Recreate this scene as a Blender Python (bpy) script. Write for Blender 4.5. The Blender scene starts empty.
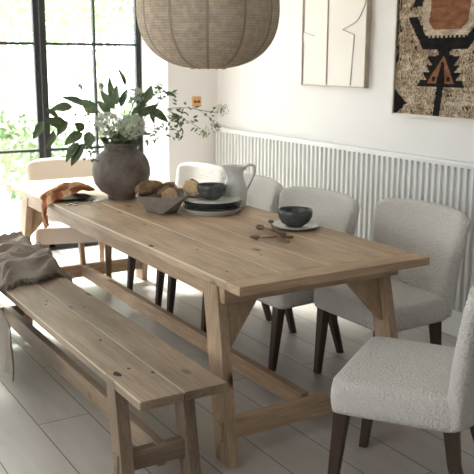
import bpy, bmesh, math, random
from mathutils import Vector, Matrix, noise
from math import sin, cos, pi, radians
random.seed(7)
S = bpy.context.scene
C = S.collection

# ------------------------------------------------------------------ camera
cam_d = bpy.data.cameras.new('camera'); cam = bpy.data.objects.new('camera', cam_d); C.objects.link(cam)
S.camera = cam
YAW, PIT, ROL = 0.5465638544537139, 0.212651106262908, 0.004333310127485369
f_ = Vector((-cos(YAW)*cos(PIT), sin(YAW)*cos(PIT), -sin(PIT)))
r_ = f_.cross(Vector((0, 0, 1))).normalized(); u_ = r_.cross(f_)
r2 = r_*cos(ROL) + u_*sin(ROL); u2 = -r_*sin(ROL) + u_*cos(ROL)
cam.matrix_world = Matrix(((r2.x, u2.x, -f_.x, 2.4707652), (r2.y, u2.y, -f_.y, -1.5151305), (r2.z, u2.z, -f_.z, 1.5754409), (0, 0, 0, 1)))
cam_d.sensor_width = 36; cam_d.sensor_fit = 'HORIZONTAL'; cam_d.lens = 820.597*36/474
cam_d.clip_start = .05
cam_d.dof.use_dof = True; cam_d.dof.focus_distance = 3.5; cam_d.dof.aperture_fstop = 5.6

# ------------------------------------------------------------------ world, light, exposure
w = bpy.data.worlds.new('sky'); S.world = w; w.use_nodes = True
bg = w.node_tree.nodes['Background']
bg.inputs[0].default_value = (.93, .97, 1, 1); bg.inputs[1].default_value = 5.0
sd = bpy.data.lights.new('sun', 'SUN'); sun = bpy.data.objects.new('sun', sd); C.objects.link(sun)
sd.energy = 22.0; sd.angle = radians(14); sd.color = (1, .985, .96)
sun.rotation_euler = Vector((-.80, -.12, .80)).to_track_quat('Z', 'Y').to_euler()
def portal(name, loc, rot, sx, sy):
    l = bpy.data.lights.new(name, 'AREA'); l.shape = 'RECTANGLE'; l.size = sx; l.size_y = sy
    l.cycles.is_portal = True
    o = bpy.data.objects.new(name, l); C.objects.link(o); o.location = loc; o.rotation_euler = rot
    return o
portal('window_portal', (-4.2, -.2, 1.25), (0, radians(-90), 0), 2.5, 3.5)
portal('fill_window_portal', (.2, -3.55, 1.5), (radians(90), 0, 0), 2.6, 1.5)  # sky portal for the unseen side opening added as fill
S.view_settings.view_transform = 'Standard'; S.view_settings.look = 'None'
S.view_settings.gamma = 1; S.view_settings.use_curve_mapping = False
S.view_settings.exposure = 0.42

# ------------------------------------------------------------------ materials
def mat(name, col=(.8, .8, .8), rough=.5, metal=0, spec=.5):
    m = bpy.data.materials.new(name); m.use_nodes = True
    b = m.node_tree.nodes['Principled BSDF']
    b.inputs['Base Color'].default_value = (*col, 1); b.inputs['Roughness'].default_value = rough
    b.inputs['Metallic'].default_value = metal; b.inputs['Specular IOR Level'].default_value = spec
    return m
def nd(m, typ, **k):
    n = m.node_tree.nodes.new(typ)
    for a, v in k.items():
        if a in n.inputs: n.inputs[a].default_value = v
        else: setattr(n, a, v)
    return n
def ln(m, a, b): m.node_tree.links.new(a, b)
def B(m): return m.node_tree.nodes['Principled BSDF']
def coords(m, scale=(1, 1, 1), rnd=True):
    tc = nd(m, 'ShaderNodeTexCoord'); mp = nd(m, 'ShaderNodeMapping'); mp.inputs['Scale'].default_value = scale
    if rnd:
        oi = nd(m, 'ShaderNodeObjectInfo'); vm = nd(m, 'ShaderNodeVectorMath', operation='MULTIPLY_ADD')
        cx = nd(m, 'ShaderNodeCombineXYZ')
        for i in range(3): ln(m, oi.outputs['Random'], cx.inputs[i])
        ln(m, cx.outputs[0], vm.inputs[0]); vm.inputs[1].default_value = (17, 9, 13)
        ln(m, tc.outputs['Object'], vm.inputs[2]); ln(m, vm.outputs[0], mp.inputs['Vector'])
    else: ln(m, tc.outputs['Object'], mp.inputs['Vector'])
    return mp.outputs[0]
def ramp(m, fac, stops):
    r = nd(m, 'ShaderNodeValToRGB'); ln(m, fac, r.inputs[0]); e = r.color_ramp.elements
    while len(e) < len(stops): e.new(.5)
    for i, (p, c) in enumerate(stops): e[i].position = p; e[i].color = (*c, 1)
    return r.outputs[0]
def mix(m, a, b, fac, mode='MIX'):
    n = nd(m, 'ShaderNodeMix', data_type='RGBA', blend_type=mode)
    for s, v in ((6, a), (7, b), (0, fac)):
        if isinstance(v, (int, float)): n.inputs[s].default_value = v
        elif isinstance(v, tuple): n.inputs[s].default_value = (*v, 1)
        else: ln(m, v, n.inputs[s])
    return n.outputs[2]
def bump(m, h, st=.3, dist=.002):
    b = nd(m, 'ShaderNodeBump', Strength=st, Distance=dist); ln(m, h, b.inputs['Height']); ln(m, b.outputs[0], B(m).inputs['Normal'])

_wood = {}
def wood(axis='x', tone='table', seam_glint=False):
    if (axis, tone, seam_glint) in _wood: return _wood[axis, tone, seam_glint]
    m = mat('wood_' + tone + '_' + axis, rough=.55, spec=.35)
    base, dark, light = {'table': ((.45, .325, .215), (.33, .228, .142), (.54, .41, .29)),
                         'bench': ((.30, .225, .162), (.21, .152, .106), (.39, .305, .225)),
                         'pale': ((.36, .25, .16), (.2, .13, .08), (.48, .36, .25)),
                         'walnut': ((.070, .044, .031), (.036, .022, .015), (.10, .064, .044))}[tone]
    s = {'x': (1.6, 14, 14), 'y': (14, 1.6, 14), 'z': (14, 14, 1.6)}[axis]
    v = coords(m, s)
    n1 = nd(m, 'ShaderNodeTexNoise', Scale=1.0, Detail=6, Roughness=.65); n1.inputs['Distortion'].default_value = .6; ln(m, v, n1.inputs['Vector'])
    c = ramp(m, n1.outputs[0], [(.2, dark), (.5, base), (.8, light)])
    v2 = coords(m, {'x': (1.5, 5, 5), 'y': (5, 1.5, 5), 'z': (5, 5, 1.5)}[axis])
    n2 = nd(m, 'ShaderNodeTexNoise', Scale=1.0, Detail=3); ln(m, v2, n2.inputs['Vector'])
    c2 = ramp(m, n2.outputs[0], [(.3, (.62, .60, .58)), (.7, (1.18, 1.16, 1.14))])
    c = mix(m, c, c2, .8, 'MULTIPLY')
    if tone != 'walnut':
        v3 = coords(m, {'x': (4, 8, 8), 'y': (8, 4, 8), 'z': (8, 8, 4)}[axis])
        vo = nd(m, 'ShaderNodeTexVoronoi', Scale=.8); ln(m, v3, vo.inputs['Vector'])
        k = ramp(m, vo.outputs['Distance'], [(.05, (1, 1, 1)), (.14, (0, 0, 0))])
        c = mix(m, c, (.075, .04, .022), k)
        # wear scratches
        v4 = coords(m, {'x': (7, 160, 160), 'y': (160, 7, 160), 'z': (160, 160, 7)}[axis])
        n4 = nd(m, 'ShaderNodeTexNoise', Scale=1.0, Detail=2); ln(m, v4, n4.inputs['Vector'])
        c = mix(m, c, ramp(m, n4.outputs[0], [(.35, (.72, .70, .68)), (.6, (1.06, 1.06, 1.06))]), .7, 'MULTIPLY')
    if seam_glint:                                    # sky highlight on the seams, painted into the colour along the board joints
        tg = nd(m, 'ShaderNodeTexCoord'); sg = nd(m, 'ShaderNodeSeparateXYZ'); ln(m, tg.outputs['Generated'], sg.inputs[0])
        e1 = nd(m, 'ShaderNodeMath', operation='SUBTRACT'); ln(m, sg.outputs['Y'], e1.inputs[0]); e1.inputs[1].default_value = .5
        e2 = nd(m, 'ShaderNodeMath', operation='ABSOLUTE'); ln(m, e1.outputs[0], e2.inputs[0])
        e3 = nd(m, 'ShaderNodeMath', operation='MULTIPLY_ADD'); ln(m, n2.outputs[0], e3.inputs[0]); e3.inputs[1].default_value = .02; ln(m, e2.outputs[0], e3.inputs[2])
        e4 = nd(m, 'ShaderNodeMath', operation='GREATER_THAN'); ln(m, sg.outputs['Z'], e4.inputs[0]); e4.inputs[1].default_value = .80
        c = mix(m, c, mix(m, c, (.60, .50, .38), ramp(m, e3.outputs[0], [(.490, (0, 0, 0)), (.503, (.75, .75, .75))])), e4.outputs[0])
    oi = nd(m, 'ShaderNodeObjectInfo')
    c = mix(m, c, ramp(m, oi.outputs['Random'], [(0, (.9, .9, .9)), (1, (1.07, 1.05, 1.03))]), 1.0, 'MULTIPLY')
    ln(m, c, B(m).inputs['Base Color']); bump(m, n1.outputs[0], .35, .002)
    _wood[axis, tone, seam_glint] = m; return m

def fabric(name, col, col2, sc=110, st=.9, dist=.006, curly=True):
    m = mat(name, col, .95, spec=.1); v = coords(m)
    vo = nd(m, 'ShaderNodeTexVoronoi', Scale=sc); ln(m, v, vo.inputs['Vector'])
    nz = nd(m, 'ShaderNodeTexNoise', Scale=sc*.8, Detail=3); ln(m, v, nz.inputs['Vector'])
    h = nd(m, 'ShaderNodeMath', operation='ADD'); ln(m, vo.outputs['Distance'], h.inputs[0]); ln(m, nz.outputs[0], h.inputs[1])
    c = ramp(m, h.outputs[0], [(.35, col), (1.0, col2)]) if curly else mix(m, col, col2, nz.outputs[0])
    ln(m, c, B(m).inputs['Base Color']); bump(m, h.outputs[0], st, dist)
    B(m).inputs['Sheen Weight'].default_value = .25
    return m
M = {}
M['boucle'] = fabric('boucle', (.74, .70, .66), (.60, .57, .53), 120, .9, .006)
M['linen_chair'] = fabric('linen_chair', (.70, .62, .53), (.62, .54, .46), 260, .3, .002, False)
M['wall'] = mat('wall_paint', (.74, .715, .695), .85, spec=.2)
M['panel'] = mat('panel_paint', (.74, .735, .715), .55, spec=.4)
M['ceiling'] = mat('ceiling_paint', (.85, .84, .82), .9)
M['black_metal'] = mat('black_metal', (.012, .013, .013), .45, spec=.4)
M['cord'] = mat('cord_fabric', (.3, .25, .2), .9)

# floor : large pale wood-look tiles, long side along X
m = M['floor'] = mat('floor_tile', rough=.38, spec=.45)
tc = nd(m, 'ShaderNodeTexCoord'); mp = nd(m, 'ShaderNodeMapping'); mp.inputs['Location'].default_value = (.31, .04, 0); ln(m, tc.outputs['Object'], mp.inputs['Vector'])
br = nd(m, 'ShaderNodeTexBrick', offset=.45, offset_frequency=2); ln(m, mp.outputs[0], br.inputs['Vector'])
for k_, v_ in (('Scale', 1), ('Brick Width', 1.2), ('Row Height', .238), ('Mortar Size', .0028), ('Mortar Smooth', .1), ('Bias', 0)): br.inputs[k_].default_value = v_
br.inputs['Color1'].default_value = (.40, .365, .33, 1); br.inputs['Color2'].default_value = (.45, .415, .38, 1); br.inputs['Mortar'].default_value = (.12, .105, .09, 1)
v = coords(m, (1.5, 9, 1), False); nz = nd(m, 'ShaderNodeTexNoise', Scale=1.0, Detail=5, Roughness=.6); ln(m, v, nz.inputs['Vector'])
c = mix(m, br.outputs['Color'], ramp(m, nz.outputs[0], [(.3, (.84, .83, .82)), (.7, (1.08, 1.08, 1.08))]), 1.0, 'MULTIPLY')
ln(m, c, B(m).inputs['Base Color'])
inv = nd(m, 'ShaderNodeMath', operation='MULTIPLY_ADD'); ln(m, br.outputs['Fac'], inv.inputs[0]); inv.inputs[1].default_value = -1; inv.inputs[2].default_value = 1
bump(m, inv.outputs[0], .4, .002)

m = M['glass'] = bpy.data.materials.new('window_glass'); m.use_nodes = True; nt = m.node_tree; nt.nodes.clear()
o_ = nd(m, 'ShaderNodeOutputMaterial'); t_ = nd(m, 'ShaderNodeBsdfTransparent'); t_.inputs[0].default_value = (.96, .98, .97, 1)
g_ = nd(m, 'ShaderNodeBsdfGlossy', Roughness=.02); x_ = nd(m, 'ShaderNodeMixShader'); x_.inputs[0].default_value = .05
ln(m, t_.outputs[0], x_.inputs[1]); ln(m, g_.outputs[0], x_.inputs[2]); ln(m, x_.outputs[0], o_.inputs[0])

def mottled(name, a, b_, sc, rough=.6, st=.2, dist=.003, spec=.4, det=5):
    m = mat(name, a, rough, spec=spec); v = coords(m)
    n = nd(m, 'ShaderNodeTexNoise', Scale=sc, Detail=det, Roughness=.65); ln(m, v, n.inputs['Vector'])
    ln(m, ramp(m, n.outputs[0], [(.32, a), (.68, b_)]), B(m).inputs['Base Color']); bump(m, n.outputs[0], st, dist)
    return m
M['vase'] = mottled('aged_pottery', (.075, .062, .052), (.20, .165, .14), 9, .7, .5, .004)
M['stone'] = mottled('stoneware_bowl', (.26, .235, .20), (.35, .32, .28), 30, .75, .2)
M['darkware'] = mottled('dark_glaze', (.050, .055, .051), (.090, .095, .088), 60, .22, .05)
M['rimware'] = mat('rim_glaze', (.15, .15, .13), .35)
M['paleware'] = mottled('pale_glaze', (.60, .585, .54), (.70, .68, .64), 40, .3, .05)
M['whiteware'] = mottled('grey_glaze', (.48, .475, .44), (.58, .57, .53), 50, .35, .05)
M['enamel'] = mottled('jug_glaze', (.56, .555, .52), (.64, .635, .60), 14, .22, .05)
M['crust'] = mottled('bread_crust', (.045, .022, .010), (.26, .15, .075), 26, .85, .8, .008)
M['crumb'] = mottled('bread_crumb', (.42, .28, .15), (.62, .46, .29), 60, .95, .8, .004)
M['blackplate'] = mottled('black_plate', (.010, .012, .012), (.02, .02, .02), 50, .4, .1)
M['steel'] = mat('cutlery_steel', (.55, .54, .52), .22, 1)
M['spoonwood'] = mottled('spoon_wood', (.13, .075, .04), (.24, .15, .085), 30, .6, .2)
M['brass'] = mat('aged_brass', (.62, .36, .16), .35, 1)
M['brass_dark'] = mat('dark_brass', (.16, .08, .03), .4, 1)
M['leafA'] = mottled('leaf_dark', (.038, .058, .022), (.10, .14, .055), 20, .45, .2)
M['leafB'] = mottled('leaf_mid', (.085, .13, .065), (.16, .215, .12), 20, .5, .2)
M['stem'] = mat('stem', (.09, .12, .05), .6)
M['floret'] = mat('floret', (.46, .50, .40), .7)
M['umbel'] = mat('umbel', (.26, .34, .14), .7)
M['frame_wood'] = mottled('frame_wood', (.42, .35, .27), (.52, .44, .35), 20, .6, .1)
M['frame_pale'] = mottled('frame_pale', (.60, .54, .45), (.68, .62, .53), 20, .6, .1)
M['relief'] = mat('relief_board', (.76, .72, .67), .85)
M['groove'] = mat('relief_line', (.40, .33, .26), .8)
for nm, a, b_ in (('k_tan', (.36, .27, .18), (.14, .10, .065)), ('k_cream', (.62, .53, .41), (.27, .21, .15)), ('k_black', (.022, .020, .020), (.012, .011, .012)), ('k_rust', (.27, .125, .065), (.17, .075, .04))):
    m = M[nm] = mat('kilim_' + nm[2:], a, .95, spec=.05); v = coords(m, (260, 1, 90), False)
    n = nd(m, 'ShaderNodeTexNoise', Scale=1.0, Detail=4, Roughness=.8); ln(m, v, n.inputs['Vector'])
    v2 = coords(m, (14, 1, 30), False); n2 = nd(m, 'ShaderNodeTexNoise', Scale=1.0, Detail=3); ln(m, v2, n2.inputs['Vector'])
    c = ramp(m, n.outputs[0], [(.42, b_), (.56, a)]); c = mix(m, c, ramp(m, n2.outputs[0], [(.35, (.62, .6, .6)), (.65, (1.15, 1.12, 1.1))]), 1.0, 'MULTIPLY')
    ln(m, c, B(m).inputs['Base Color']); bump(m, n.outputs[0], .6, .003)

# ------------------------------------------------------------------ mesh helpers
def obj(name, bm, mt, parent=None, smooth=False, loc=None):
    me = bpy.data.meshes.new(name); bmesh.ops.recalc_face_normals(bm, faces=bm.faces[:]); bm.to_mesh(me); bm.free()
    for x in (mt if isinstance(mt, (list, tuple)) else [mt]): me.materials.append(M[x] if isinstance(x, str) else x)
    if smooth:
        for p in me.polygons: p.use_smooth = True
    o = bpy.data.objects.new(name, me); C.objects.link(o)
    if parent: o.parent = parent
    if loc is not None: o.location = loc
    return o
def empty(name, loc=(0, 0, 0), rz=0):
    o = bpy.data.objects.new(name, None); C.objects.link(o); o.location = loc; o.rotation_euler.z = rz; o.empty_display_size = .1
    return o
def tag(o, label, cat, group=None, kind=None):
    o['label'] = label; o['category'] = cat
    if group: o['group'] = group
    if kind: o['kind'] = kind
    return o
def struct(o): o['kind'] = 'structure'; return o
def box(bm, a, b, bev=0, seg=2):
    a = Vector(a); b = Vector(b); c = (a+b)/2; d = b-a
    g = bmesh.ops.create_cube(bm, size=1, matrix=Matrix.Translation(c) @ Matrix.Diagonal((abs(d.x), abs(d.y), abs(d.z), 1)))
    if bev:
        es = list({e for v_ in g['verts'] for e in v_.link_edges})
        bmesh.ops.bevel(bm, geom=es, offset=bev, segments=seg, affect='EDGES', profile=.5)
def bx(a, b, bev=.003, seg=1):
    bm = bmesh.new(); box(bm, a, b, bev, seg); return bm
def beam(bm, p, q, wx, wy, wx2=None, wy2=None, side=None, bev=.002):
    """tapered bar of rectangular section from p to q; horizontal ends when mostly vertical"""
    p = Vector(p); q = Vector(q); wx2 = wx if wx2 is None else wx2; wy2 = wy if wy2 is None else wy2
    d = (q-p).normalized()
    if side is None: X, Y = Vector((1, 0, 0)), Vector((0, 1, 0))
    else: X = Vector(side).normalized(); Y = d.cross(X).normalized()
    vs = []
    for c, a, b in ((p, wx/2, wy/2), (q, wx2/2, wy2/2)):
        for sx, sy in ((-1, -1), (1, -1), (1, 1), (-1, 1)): vs.append(bm.verts.new(c + X*a*sx + Y*b*sy))
    fs = [bm.faces.new(vs[0:4]), bm.faces.new(vs[4:8])]
    for i in range(4): fs.append(bm.faces.new((vs[i], vs[(i+1) % 4], vs[4+(i+1) % 4], vs[4+i])))
    if bev: bmesh.ops.bevel(bm, geom=list({e for f in fs for e in f.edges}), offset=bev, segments=1, affect='EDGES')
def lathe(bm, prof, n=40, c=(0, 0, 0)):
    rings = []
    for r, z in prof:
        if r < 1e-6: rings.append([bm.verts.new((c[0], c[1], c[2]+z))])
        else: rings.append([bm.verts.new((c[0]+r*cos(2*pi*i/n), c[1]+r*sin(2*pi*i/n), c[2]+z)) for i in range(n)])
    for a, b in zip(rings, rings[1:]):
        for i in range(n):
            j = (i+1) % n
            if len(a) == 1 and len(b) > 1: bm.faces.new((a[0], b[j], b[i]))
            elif len(b) == 1 and len(a) > 1: bm.faces.new((a[i], a[j], b[0]))
            elif len(a) > 1: bm.faces.new((a[i], a[j], b[j], b[i]))
def tube(bm, pts, r, n=6, r2=None):
    pts = [Vector(p) for p in pts]; N = len(pts); rings = []
    ref = Vector((0, 0, 1))
    for i, p in enumerate(pts):
        d = (pts[min(i+1, N-1)] - pts[max(i-1, 0)]).normalized()
        a = d.cross(ref)
        if a.length < .05: a = d.cross(Vector((1, 0, 0)))
        a.normalize(); b = d.cross(a); rr = r if r2 is None else r + (r2-r)*i/(N-1)
        rings.append([bm.verts.new(p + (a*cos(2*pi*k/n) + b*sin(2*pi*k/n))*rr) for k in range(n)])
    for a, b in zip(rings, rings[1:]):
        for k in range(n): bm.faces.new((a[k], a[(k+1) % n], b[(k+1) % n], b[k]))
    bm.faces.new(rings[0]); bm.faces.new(rings[-1])
def spline(pts, n=8):
    pts = [Vector(p) for p in pts]; P = [pts[0]] + pts + [pts[-1]]; out = []
    for i in range(1, len(P)-2):
        for k in range(n):
            t = k/n; a, b, c, d = P[i-1:i+3]
            out.append(.5*((2*b) + (c-a)*t + (2*a-5*b+4*c-d)*t*t + (3*b-a-3*c+d)*t**3))
    out.append(pts[-1]); return out
def copy_tree(o, parent=None):
    c = o.copy(); C.objects.link(c); c.parent = parent
    for ch in list(o.children): copy_tree(ch, c)
    return c

# ------------------------------------------------------------------ room shell
YW, XC, XWIN, YR, ZC = 1.975, -3.591, -4.092, 1.511, 2.6
XB, YL = 4.2, -3.5           # wall behind the camera, wall on the left
struct(obj('floor', bx((XWIN-.12, YL-.1, -.1), (XB+.1, YW+.1, 0), 0), 'floor'))
struct(obj('ceiling', bx((XWIN-.12, YL-.1, ZC), (XB+.1, YW+.1, ZC+.1), 0), 'ceiling'))
struct(obj('wall_right', bx((XC, YW, 0), (XB, YW+.12, ZC), 0), 'wall'))
struct(obj('wall_corner', bx((XWIN-.12, YR, 0), (XC, YW+.12, ZC), 0), 'wall'))
struct(obj('wall_window_left', bx((XWIN-.12, YL-.1, 0), (XWIN, -2.0, ZC), 0), 'wall'))
struct(obj('wall_back', bx((XB, YL-.1, 0), (XB+.12, YW+.12, ZC), 0), 'wall'))
bm = bmesh.new()
for a, b in (((XWIN, YL-.1, 0), (-1.1, YL, ZC)), ((1.5, YL-.1, 0), (XB, YL, ZC)), ((-1.1, YL-.1, 0), (1.5, YL, .8)), ((-1.1, YL-.1, 2.3), (1.5, YL, ZC))): box(bm, a, b)
struct(obj('wall_left', bm, 'wall'))
struct(obj('wall_window_head', bx((XWIN-.12, -2.0, 2.52), (XWIN, YR, ZC), 0), 'wall'))
# fluted panelling on the right wall : cap rail, back board, battens, baseboard
CAP = 1.022
bm = bmesh.new(); box(bm, (XC, YW-.008, .15), (XB, YW, CAP-.02))
n = int((XB-XC)/.05)
for i in range(n):
    x = XC + .03 + i*.05
    box(bm, (x-.009, YW-.030, .15), (x+.009, YW-.007, CAP-.015), .002, 1)
struct(obj('wall_right_panelling', bm, 'panel'))
bm = bmesh.new(); box(bm, (XC, YW-.045, CAP-.022), (XB, YW, CAP), .004); box(bm, (XC, YW-.032, CAP-.035), (XB, YW, CAP-.02), .003)
struct(obj('trim_1', bm, 'panel'))
struct(obj('baseboard_right', bx((XC, YW-.032, 0), (XB, YW, .155), .004), 'panel'))
struct(obj('baseboard_corner', bx((XC, YR, 0), (XC+.018, YW-.03, .12), .003), 'panel'))

# ------------------------------------------------------------------ steel window / garden doors
win = struct(empty('window_1', (XWIN, 0, 0)))
bm = bmesh.new(); X0, X1 = -.045, 0.0
box(bm, (X0-.01, 1.478, 0), (X1+.005, YR, 2.52), .002); box(bm, (X0-.01, -2.0, 0), (X1+.005, -1.96, 2.52), .002)
box(bm, (X0-.01, -1.98, 2.48), (X1+.005, YR, 2.52), .002); box(bm, (X0-.01, -1.98, 0.0), (X1+.005, YR, .018), .002)
obj('window_frame', bm, 'black_metal', win)
leaves = [(.632, 1.478), (-.335, .632), (-1.25, -.335), (-1.96, -1.25)]
for y0, y1 in leaves:
    bm = bmesh.new(); a, b = y0+.003, y1-.003; s = .047
    box(bm, (X0, a, .02), (X1, a+s+(.003 if y0 > .5 else 0), 2.478), .002); box(bm, (X0, b-s, .02), (X1, b, 2.478), .002) if y0 < .5 else box(bm, (X0, b-.01, .02), (X1, b, 2.478), .002)
    box(bm, (X0, a, .02), (X1, b, .052), .002); box(bm, (X0, a, 2.44), (X1, b, 2.478), .002)
    ym = (a+b)/2+.018
    if y0 > .5: ym = 1.092
    box(bm, (X0+.006, ym-.010, .05), (X1+.002, ym+.010, 2.45), .002)
    for z in (.845, 1.695): box(bm, (X0+.008, a+.02, z-.011), (X1+.004, b-.005, z+.011), .002)
    lf = obj('window_leaf', bm, 'black_metal', win)
    obj('pane', bx((X0+.018, a+.02, .04), (X0+.024, b-.01, 2.46), 0), 'glass', lf)
# unseen left side window, added and sized to fill the near side with daylight
fill_win = struct(empty('added_fill_window', (0, YL, 0)))
bm = bmesh.new()
for x in (-1.1, -.25, .6, 1.46): box(bm, (x, -.06, .8), (x+.04, -.02, 2.3), .002)
for z in (.8, 1.53, 2.26): box(bm, (-1.1, -.06, z), (1.5, -.02, z+.04), .002)
obj('window_frame', bm, 'black_metal', fill_win)

# ------------------------------------------------------------------ garden
struct(obj('ground', bx((-30, -20, -.22), (XWIN-.13, 20, -.06), 0), mottled('garden_paving', (.62, .60, .56), (.72, .70, .66), 3, .9, .1)))
M['hedge'] = mottled('garden_leaf', (.10, .17, .06), (.24, .34, .15), 3, .8, .1)
M['hedge2'] = mottled('garden_leaf_pale', (.20, .28, .13), (.42, .50, .30), 3, .8, .1)
M['bark'] = mottled('garden_bark', (.22, .19, .16), (.34, .30, .26), 6, .9, .3)
M['blossom'] = mat('blossom', (.75, .45, .5), .8)
def leaf_cloud(bm, c, r, n, size, squash=(1, 1, 1)):
    for i in range(n):
        d = Vector((random.gauss(0, 1), random.gauss(0, 1), random.gauss(0, 1))).normalized()*(random.random()**.4)
        p = Vector(c) + Vector((d.x*r*squash[0], d.y*r*squash[1], d.z*r*squash[2]))
        a = Vector((random.gauss(0, 1), random.gauss(0, 1), random.gauss(0, 1))).normalized(); b = a.orthogonal().normalized(); s = size*random.uniform(.6, 1.3)
        bm.faces.new([bm.verts.new(p + a*s), bm.verts.new(p + b*s*.45), bm.verts.new(p - a*s), bm.verts.new(p - b*s*.45)])
def shrub(x, y, h, r, ml, label, n=1500, size=.09, tree=False):
    t = empty('garden_tree' if tree else 'garden_shrub', (x, y, -.06)); rr = random.Random(x*7+y)
    bm = bmesh.new()
    if tree:
        tube(bm, [(0, 0, 0), (.05, .03, h*.4), (-.05, -.05, h*.75)], .09, 8, .04)
        for k in range(9):
            a = rr.uniform(0, 6.28); z = h*rr.uniform(.35, .7)
            tube(bm, spline([(0, 0, z), (cos(a)*r*.4, sin(a)*r*.4, z+.3), (cos(a)*r*.9, sin(a)*r*.9, z+rr.uniform(-.1, .5))], 5), .022, 5, .008)
    else:
        for k in range(6): a = k*1.05; tube(bm, [(0, 0, 0), (cos(a)*r*.4, sin(a)*r*.4, h*.6)], .015, 5, .006)
    obj('branches', bm, 'bark', t)
    bm = bmesh.new(); k = 9
    for i in range(k):
        a = rr.uniform(0, 6.28); q = rr.uniform(.2, .8)*r
        leaf_cloud(bm, (cos(a)*q, sin(a)*q, h*(rr.uniform(.45, .9) if tree else rr.uniform(.25, .75))), r*.5, n//k, size)
    obj('foliage', bm, ml, t)
    return tag(t, label, 'tree' if tree else 'shrub')
shrub(-10.5, 2.1, 4.6, 2.0, 'hedge2', 'pale green garden tree behind the panes left of the thick window post', 5200, .07, True)
shrub(-19.5, 2.6, 8.5, 4.2, 'hedge2', 'tall distant pale tree spreading behind all the window panes', 7000, .11, True)
shrub(-14.5, 5.3, 5.0, 2.2, 'hedge2', 'distant pale tree seen through the middle window panes', 5200, .08, True)
shrub(-9.3, 4.9, 4.0, 1.2, 'hedge', 'light green tree filling the rightmost window panes', 2400, .06, True)
shrub(-7.2, 1.25, 1.2, .7, 'hedge', 'low green shrub outside the bottom left window pane', 1300, .05)
shrub(-8.3, 3.2, 1.1, .7, 'hedge', 'small bright green shrub outside behind the vase leaves', 1200, .05)

# ------------------------------------------------------------------ dining table
TW, TL, TH, TT = .95, 3.015, .76, .036
tb = tag(empty('dining_table', (-TL/2, TW/2, 0)), 'long weathered pine trestle dining table laid with crockery and a vase', 'table')
def L(x, y, z): return (x + TL/2, y - TW/2, z)      # room coordinates to table coordinates
edges = [0, .252, .487, .72, TW]
for i in range(4):
    bm = bx(L(-TL+.10, edges[i]+.0013, TH-TT), L(-.10, edges[i+1]-.0013, TH), .004, 2)
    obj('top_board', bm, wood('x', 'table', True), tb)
for x0 in (-TL, -.0985):
    obj('end_board', bx(L(x0, 0, TH-TT), L(x0+.0985, TW, TH), .003, 2), wood('y'), tb)
def knot(par, cx, cy, z, rx, ry, sd):
    bm = bmesh.new(); q = random.Random(sd)
    bm.faces.new([bm.verts.new((cx+rx*cos(2*pi*k/12)*q.uniform(.7, 1.1), cy+ry*sin(2*pi*k/12)*q.uniform(.7, 1.1), z+.0006)) for k in range(12)])
    obj('knot_hole', bm, 'knot', par)
M['knot'] = mat('knot_dark', (.03, .018, .010), .9)
for i, (x, y, rx, ry) in enumerate(((-.784, .017, .022, .011), (-.22, .075, .006, .005), (-.39, .345, .008, .006), (-1.92, .171, .008, .006), (-1.25, .20, .010, .007), (-.62, .16, .008, .006))):
    X_, Y_, _ = L(x, y, 0); knot(tb, X_, Y_, TH, rx, ry, i)
# aprons along the two sides
for y in (.040, .878):
    obj('apron', bx(L(-TL+.235, y, TH-TT-.075), L(-.235, y+.032, TH-TT), .002), wood('x'), tb)
for sgn in (0, 1):
    mx = (lambda x: x) if sgn == 0 else (lambda x: -TL-x)
    # cross bearer directly under the end of the top
    xa, xb = sorted((mx(-.188), mx(-.232)))
    obj('cross_bearer', bx(L(xa, .045, TH-TT-.085), L(xb, TW-.001, TH-TT), .003), wood('y'), tb)
    xt, xf = -.292, -.130
    for y in (.0575, .901):
        bm = bmesh.new(); beam(bm, L(mx(xt), y, TH-TT), L(mx(xf), y + (-.03 if y < .5 else .02), 0), .114, .043)
        obj('leg', bm, wood('z'), tb)
    xs = xt + (xf-xt)*(1-.14/.724)
    xa, xb = sorted((mx(xs-.020), mx(xs+.022)))
    obj('cross_beam', bx(L(xa, .0, .085), L(xb, TW-.02, .172), .003), wood('y'), tb)
    for y0, sg in ((.077, 1), (.882, -1)):
        bm = bmesh.new(); zt = TH-TT-.002
        lo = [(y0, .43), (y0, .60), (y0+sg*.065, zt-.03), (y0+sg*.065, zt), (y0+sg*.255, zt)]
        def xl(z): return xt + (xf-xt)*(1 - z/.724)
        A = [bm.verts.new(L(mx(xl(z)-.02), y, z)) for y, z in lo]; Bv = [bm.verts.new(L(mx(xl(z)+.018), y, z)) for y, z in lo]
        bm.faces.new(A); bm.faces.new(Bv)
        for k in range(5): bm.faces.new((A[k], A[(k+1) % 5], Bv[(k+1) % 5], Bv[k]))
        obj('brace', bm, wood('z'), tb)
obj('stretcher', bx(L(-TL+.20, .435, .098), L(-.20, .475, .180), .003), wood('x', 'pale'), tb)
bm = bmesh.new(); beam(bm, L(-2.83, .455, .18), L(-2.93, .455, TH-TT), .045, .032)
obj('stretcher_strut', bm, wood('z', 'pale'), tb)

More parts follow.
